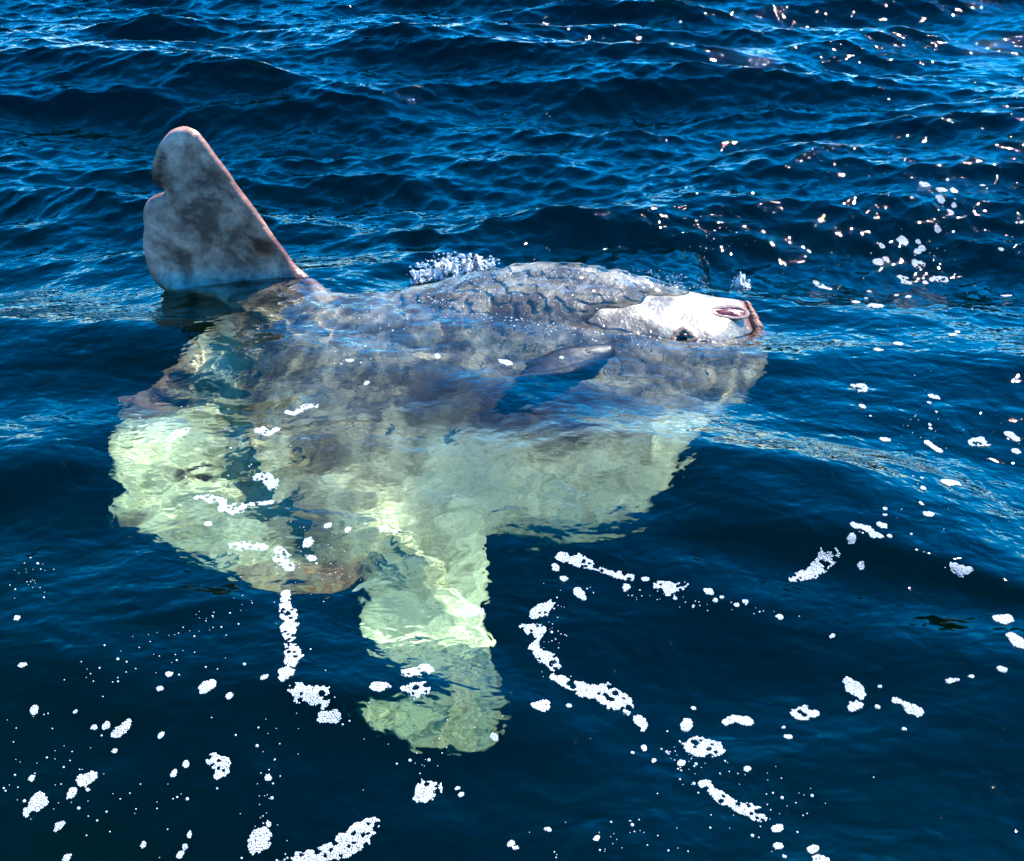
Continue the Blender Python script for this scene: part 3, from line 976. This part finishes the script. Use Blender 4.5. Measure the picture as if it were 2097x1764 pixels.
for X, Y, r in ((1130, 356, 10), (980, 438, 13), (530, 578, 30), (455, 565, 15), (402, 572, 12), (685, 605, 13), (487, 672, 12), (795, 730, 13), (740, 770, 12), (360, 797, 30), (308, 853, 14), (374, 838, 8), (165, 890, 26), (115, 940, 14), (250, 993, 14), (135, 790, 12), (1143, 790, 16), (1145, 988, 10), (1950, 832, 9), (1968, 858, 9), (790, 1085, 12), (770, 1115, 12), (613, 1072, 10), (285, 1130, 14), (808, 1027, 9), (75, 105, 14), (95, 305, 13), (148, 497, 14), (322, 505, 8), (722, 345, 12), (683, 407, 9)):
    small(T6, X, Y, r)
for X, Y, r in ((1355, 1340, 36), (1375, 1430, 24), (520, 775, 15), (1695, 1225, 12), (1800, 1255, 26), (1865, 1270, 20), (1470, 1235, 24), (1590, 1255, 22), (755, 1225, 18), (1605, 250, 20), (1700, 385, 16)):
    small(T3, X, Y, r * .9)
for X, Y, r in ((670, 672, 24), (940, 648, 10), (335, 640, 14)):
    small(T2, X, Y, r)

# specks of foam and spray nobody could count
P, Rr = [], []
def speck(px, py, r):
    p = sea_hit(px, py)
    P.append(p + np.array([0, 0, .0006]))
    Rr.append(r)
for cx, cy, sxp, syp, rot, n in ((300, 1330, 330, 34, -28, 45), (420, 1300, 200, 50, -30, 25), (110, 1560, 160, 60, -40, 30), (60, 1190, 70, 60, 0, 30), (540, 1660, 30, 150, 8, 40), (880, 1560, 60, 90, 20, 24), (1130, 1330, 26, 130, 8, 40), (1400, 1560, 60, 60, 20, 36), (1560, 1640, 150, 110, 35, 50), (1400, 1230, 200, 12, 8, 40), (1900, 560, 140, 180, 0, 40), (1880, 900, 60, 220, 0, 30), (2000, 1000, 90, 200, 0, 16), (1480, 480, 60, 40, 0, 40), (1250, 1700, 200, 60, 0, 30), (250, 1650, 120, 100, 0, 30), (700, 1480, 300, 200, 0, 40), (1950, 90, 140, 30, 0, 22), (1800, 330, 200, 60, 0, 26), (1060, 270, 200, 40, 0, 10), (420, 930, 120, 110, 0, 60), (640, 1140, 160, 70, 0, 60), (760, 690, 130, 60, -30, 70)):
    ca, sa = math.cos(R(rot)), math.sin(R(rot))
    for _ in range(n):
        a, b_ = frng.normal(0, .5) * sxp, frng.normal(0, .5) * syp
        xx, yy = cx + a * ca - b_ * sa, cy + a * sa + b_ * ca
        if 5 < xx < 2090 and 5 < yy < 1760:
            speck(xx, yy, frng.choice([.0007, .0011, .0016, .0026], p=[.5, .32, .13, .05]))
for _ in range(480):
    xx = frng.uniform(880, 1460)
    yy = 545 + (xx - 1150) ** 2 * (.00022 if xx > 1150 else .00055) + abs(frng.normal(0, 42))
    if yy < 680:
        speck(xx, yy, frng.choice([.0010, .0015, .0022], p=[.55, .35, .10]))
for _ in range(190):
    t_ = frng.uniform(0, 1)
    xx = np.interp(t_, [0, .2, .5, .8, 1], [850, 960, 1150, 1320, 1540])
    yy = np.interp(t_, [0, .2, .5, .8, 1], [592, 628, 666, 684, 690])
    speck(xx + frng.normal(0, 8), yy + abs(frng.normal(0, 10)) + 2, frng.choice([.0010, .0016, .0026], p=[.5, .35, .15]))
V, Fc = domes(np.array(P), np.array(Rr))
o = mesh_obj('foam_specks', V, Fc, FOAM)
tag(o, 'tiny scattered white specks of foam on the water', 'foam', kind='stuff')

# ------------------------------------------------------------------ splashes
m, nt, out = new_mat('splash_water')
g_ = N(nt, 'ShaderNodeBsdfGlass', i_Roughness=.02, i_IOR=1.333)
g_.inputs[0].default_value = (1, 1, 1, 1)
df_ = N(nt, 'ShaderNodeBsdfDiffuse')
df_.inputs[0].default_value = (.8, .84, .87, 1)
ms = N(nt, 'ShaderNodeMixShader')
nz = N(nt, 'ShaderNodeTexNoise', i_Scale=70.0, i_Detail=4.0)
tc = N(nt, 'ShaderNodeTexCoord')
nt.links.new(tc.outputs['Object'], nz.inputs['Vector'])
mr = N(nt, 'ShaderNodeMapRange')
mr.inputs['From Min'].default_value = .42
mr.inputs['From Max'].default_value = .62
mr.inputs['To Max'].default_value = .85
nt.links.new(nz.outputs['Fac'], mr.inputs[0])
nt.links.new(mr.outputs[0], ms.inputs[0])
nt.links.new(g_.outputs[0], ms.inputs[1])
nt.links.new(df_.outputs[0], ms.inputs[2])
nt.links.new(ms.outputs[0], out.inputs[0])
SPLASH = m
_t = (1 + 5 ** .5) / 2
ICO = np.array([(-1, _t, 0), (1, _t, 0), (-1, -_t, 0), (1, -_t, 0), (0, -1, _t), (0, 1, _t), (0, -1, -_t), (0, 1, -_t), (_t, 0, -1), (_t, 0, 1), (-_t, 0, -1), (-_t, 0, 1)]) / math.sqrt(1 + _t * _t)
ICF = [[0, 11, 5], [0, 5, 1], [0, 1, 7], [0, 7, 10], [0, 10, 11], [1, 5, 9], [5, 11, 4], [11, 10, 2], [10, 7, 6], [7, 1, 8], [3, 9, 4], [3, 4, 2], [3, 2, 6], [3, 6, 8], [3, 8, 9], [4, 9, 5], [2, 4, 11], [6, 2, 10], [8, 6, 7], [9, 8, 1]]
# one finer ball
_v = [tuple(v) for v in ICO]
_f = []
_c = {}
def _mid(a, b):
    k_ = (min(a, b), max(a, b))
    if k_ not in _c:
        v = np.array(_v[a]) + np.array(_v[b])
        _v.append(tuple(v / np.linalg.norm(v)))
        _c[k_] = len(_v) - 1
    return _c[k_]
for a, b_, c in ICF:
    d_, e_, f_ = _mid(a, b_), _mid(b_, c), _mid(c, a)
    _f += [[a, d_, f_], [b_, e_, d_], [c, f_, e_], [d_, e_, f_]]
BALL, BF = np.array(_v), np.array(_f)


def splash(px0, py0, px1, py1, n, hmax, rmax, label, seed):
    r = np.random.default_rng(seed)
    A_, B_ = sea_hit(px0, py0), sea_hit(px1, py1)
    root = bpy.data.objects.new('water_splash', None)
    root.empty_display_size = .05
    root.location = (A_ + B_) / 2
    col.objects.link(root)
    tag(root, label, 'splash')
    base = np.array(root.location)
    VV, FF = [], []
    for k_ in range(n):
        t_ = r.beta(1.3, 1.3)
        hgt = hmax * (.35 + .65 * math.sin(math.pi * min(1, t_ + .15)))
        c = A_ * (1 - t_) + B_ * t_ + np.array([r.normal(0, .008), r.normal(0, .016), 0])
        z0 = sea_z(c[0], c[1])[0]
        c[2] = z0 + hgt * r.beta(1.0, 1.8)
        rad = rmax * r.choice([.18, .3, .5, .9], p=[.36, .34, .22, .08])
        sc_ = np.array([r.uniform(.7, 1.6), r.uniform(.7, 1.4), r.uniform(.6, 1.2)])
        VV.append(BALL * rad * sc_ * (1 + .25 * r.normal(0, .6, (len(BALL), 1)) * (rad > rmax * .4)) + c - base)
        FF.append(BF + k_ * len(BALL))
    dr = mesh_obj('spray', np.concatenate(VV), np.concatenate(FF), SPLASH, root)
    dr['kind'] = 'stuff'
    # torn sheet of water the spray comes off
    nu_, nv_ = 60, 14
    vv = []
    for i in range(nu_):
        t_ = i / (nu_ - 1)
        c = A_ * (1 - t_) + B_ * t_
        z0 = sea_z(c[0], c[1])[0]
        hgt = hmax * 1.0 * math.sin(math.pi * t_) ** .6 * (.35 + .9 * float(vnoise(t_ * 14, seed, 3)))
        for j in range(nv_):
            q = j / (nv_ - 1)
            a = q * math.pi
            wob = .010 * (float(vnoise(t_ * 22, q * 6 + seed, 12)) - .5)
            vv.append(c + np.array([wob, .022 * math.cos(a) + wob * 1.5, z0 - c[2] - .004 + hgt * math.sin(a) ** .8 * (1 + 20 * wob)]) - base)
    cr_ = mesh_obj('crest', vv, grid_faces(nu_, nv_), SPLASH, root)
    return root


splash(842, 575, 1012, 545, 620, .060, .0062, 'clear white splash of droplets thrown up behind the back of the sunfish', 3)
splash(1500, 590, 1530, 585, 90, .045, .0045, 'small splash of clear droplets just behind the snout', 8)
